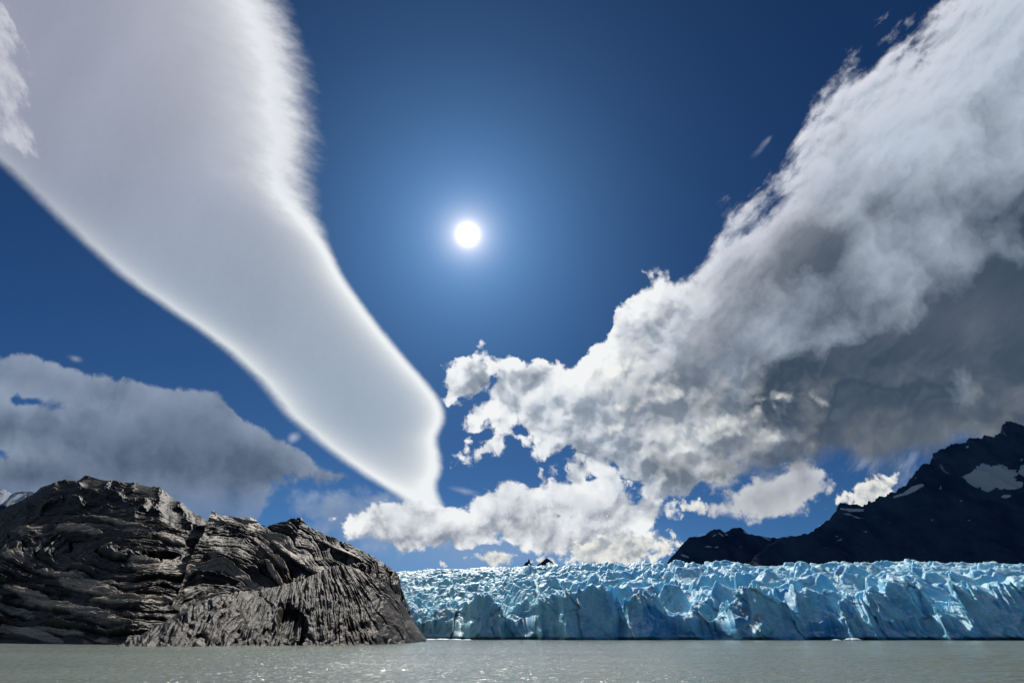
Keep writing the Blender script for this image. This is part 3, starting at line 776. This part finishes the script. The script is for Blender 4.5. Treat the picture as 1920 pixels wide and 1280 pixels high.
# ------------------------------------------------------------------ mountains
def mountain(name, cr, Yc, depth, n_a, n_h, mat, snow=(), relief=60, seed=1, rough=1.0, jag=0.006, snow_amt=0.0):
    ca, cb = crest(cr)
    a = np.linspace(ca[0], ca[-1], n_a)
    cb_ = np.interp(a, ca, cb) + fbm(a * 45, a * 0 + seed, 5, seed, 0.6) * jag * ss(np.interp(a, ca, cb), 0.08, 0.16)
    h = np.concatenate([np.linspace(0, 1, n_h), 1 + np.linspace(0.03, 1, 24)])
    A, H = np.meshgrid(a, h)
    top = CAM_H + cb_ * Yc
    Yg = Yc - depth * np.clip(top / top.max(), 0.2, 1) * (1 - H)
    Zg = np.where(H <= 1, top * np.clip(H, 0, 1) ** 1.15, top * (1 - (H - 1) * 1.1))
    Xg = A * Yg
    rr = ridged(Xg / 300.0 + Zg / 700.0, Zg / 560.0 + 3, 6, seed) - 0.45
    rr2 = fbm(Xg / 90.0, Zg / 130.0, 5, seed + 4)
    k = np.clip(1 - np.abs(H - 1) * 5, 0, 1)
    D = (rr * relief * 2.2 + rr2 * relief * 0.25) * (1 - k * 0.85) * ss(H, 0, 0.1)
    Yd = Yg - D * 1.2; Zd = Zg + D * 0.25
    u, v = uv_of(Xg / Yg, (Zg - CAM_H) / Yg)
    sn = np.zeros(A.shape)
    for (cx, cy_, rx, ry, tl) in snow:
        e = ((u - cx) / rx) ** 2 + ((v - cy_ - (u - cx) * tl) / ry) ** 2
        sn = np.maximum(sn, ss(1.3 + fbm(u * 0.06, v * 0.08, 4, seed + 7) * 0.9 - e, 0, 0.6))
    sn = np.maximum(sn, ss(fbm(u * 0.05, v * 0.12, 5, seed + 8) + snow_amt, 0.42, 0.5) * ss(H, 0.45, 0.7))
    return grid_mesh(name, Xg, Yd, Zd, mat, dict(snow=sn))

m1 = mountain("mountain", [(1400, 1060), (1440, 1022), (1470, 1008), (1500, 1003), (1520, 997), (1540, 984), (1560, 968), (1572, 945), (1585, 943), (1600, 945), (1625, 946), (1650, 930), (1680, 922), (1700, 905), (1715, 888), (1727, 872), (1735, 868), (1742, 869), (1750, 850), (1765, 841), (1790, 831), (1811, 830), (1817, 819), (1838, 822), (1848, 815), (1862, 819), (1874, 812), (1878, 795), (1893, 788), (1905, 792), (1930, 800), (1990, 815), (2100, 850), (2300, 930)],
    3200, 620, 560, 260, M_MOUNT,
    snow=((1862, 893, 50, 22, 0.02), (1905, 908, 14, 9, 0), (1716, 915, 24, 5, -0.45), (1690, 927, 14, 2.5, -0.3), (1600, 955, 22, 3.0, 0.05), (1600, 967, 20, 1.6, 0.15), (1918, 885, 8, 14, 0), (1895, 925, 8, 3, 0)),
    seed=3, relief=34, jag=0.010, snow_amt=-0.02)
tag(m1, "dark jagged mountain on the right with a grey hanging snowfield", kind='structure')
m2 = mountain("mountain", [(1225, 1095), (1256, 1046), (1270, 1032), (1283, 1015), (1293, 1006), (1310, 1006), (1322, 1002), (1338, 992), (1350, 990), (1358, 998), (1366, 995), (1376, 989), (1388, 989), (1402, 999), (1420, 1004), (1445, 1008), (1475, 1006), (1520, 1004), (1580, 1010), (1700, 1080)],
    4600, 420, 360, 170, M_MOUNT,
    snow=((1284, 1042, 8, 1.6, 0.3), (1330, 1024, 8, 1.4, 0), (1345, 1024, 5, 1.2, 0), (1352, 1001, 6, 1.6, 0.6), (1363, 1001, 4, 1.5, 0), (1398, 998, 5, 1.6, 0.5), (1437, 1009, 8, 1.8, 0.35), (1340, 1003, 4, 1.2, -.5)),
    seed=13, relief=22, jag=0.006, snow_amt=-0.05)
tag(m2, "lower dark peak with small snow patches behind the middle of the glacier", kind='structure')
m3 = mountain("mountain", [(960, 1100), (980, 1062), (986, 1053), (989, 1053), (991, 1047), (992.5, 1048), (995, 1056), (1004, 1061), (1012, 1056), (1018, 1051), (1024, 1045.5), (1028, 1047), (1036, 1053), (1060, 1100)],
    7000, 300, 200, 60, M_MOUNT, seed=23, relief=8, jag=0.0, snow_amt=-0.3)
tag(m3, "tiny far dark peak and rock spire just above the ice skyline", kind='structure')
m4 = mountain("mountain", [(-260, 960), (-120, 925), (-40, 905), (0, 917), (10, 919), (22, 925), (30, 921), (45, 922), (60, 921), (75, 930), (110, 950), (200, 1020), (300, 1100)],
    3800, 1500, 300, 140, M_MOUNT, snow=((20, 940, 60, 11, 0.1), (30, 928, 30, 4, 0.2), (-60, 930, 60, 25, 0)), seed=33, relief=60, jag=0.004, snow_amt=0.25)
tag(m4, "snowy mountain slope far behind the left rock hill", kind='structure')

# ------------------------------------------------------------------ floating ice along the cliff foot
def floe(x, y, lx, ly, hz, seed):
    """a low irregular raft of white ice, its underside in the water"""
    rnd = random.Random(seed); n = 18; rings = []
    rad = [0.75 + 0.35 * rnd.random() for _ in range(n)]
    vs, fs = [], []
    lev = [(-0.5, 0.8), (0.0, 1.0), (0.45, 0.93), (0.85, 0.62), (1.0, 0.25)]
    for zi, sc in lev:
        for k in range(n):
            th = 2 * math.pi * k / n
            j = 1 + 0.12 * (rnd.random() - 0.5)
            vs.append((math.cos(th) * lx * rad[k] * sc * j, math.sin(th) * ly * rad[k] * sc * j, hz * (zi + 0.25 * (rnd.random() - 0.5) * (zi > 0))))
    for r in range(len(lev) - 1):
        for k in range(n):
            fs.append((r * n + k, r * n + (k + 1) % n, (r + 1) * n + (k + 1) % n, (r + 1) * n + k))
    vs.append((0, 0, hz * (0.9 + 0.3 * rnd.random()))); top_i = len(vs) - 1
    for k in range(n): fs.append(((len(lev) - 1) * n + k, (len(lev) - 1) * n + (k + 1) % n, top_i))
    me = bpy.data.meshes.new("ice_floe"); me.from_pydata(vs, [], fs); me.update()
    me.materials.append(M_FLOE)
    ob = bpy.data.objects.new("ice_floe", me); COL.objects.link(ob); ob.location = (x, y, 0)
    return ob

fm, fbs = new_mat("white_floating_ice")
fp = wpos(); put(fbs.inputs['Base Color'], cmix(noise(fp, 0.6, 4, 0.6, dim='3D'), (0.62, 0.76, 0.80), (0.86, 0.91, 0.92)))
fbs.inputs['Roughness'].default_value = 0.5
put(fbs.inputs['Normal'], bump(noise(fp, 1.2, 4, 0.6, dim='3D'), 0.6, 0.5))
M_FLOE = fm
def wat(u, Yd): return ab(u, 1197)[0] * Yd
FL = [(1597, 405, 7.5, 3.5, 1.7, "wide white ice floe at the foot of the cliff below the two blades of ice"),
      (1567, 408, 4.0, 2.0, 0.9, "small flat ice floe just left of the wide white one"),
      (806, 470, 7.0, 3.0, 0.9, "leftmost thin ice floe beside the tip of the brown shore rock"),
      (830, 466, 9.0, 3.0, 1.1, "thin ice floe second from the tip of the brown shore rock"),
      (855, 464, 8.0, 3.0, 0.9, "thin ice floe third from the tip of the brown shore rock"),
      (876, 460, 5.0, 2.2, 0.7, "small ice floe furthest from the shore rock, left of the rounded ice tower")]
for k, (u_, y_, lx, ly, hz_, lb) in enumerate(FL):
    tag(floe(wat(u_, y_), y_, lx, ly, hz_, 300 + k), lb, 'ice floe', 'ice floes along the glacier front')
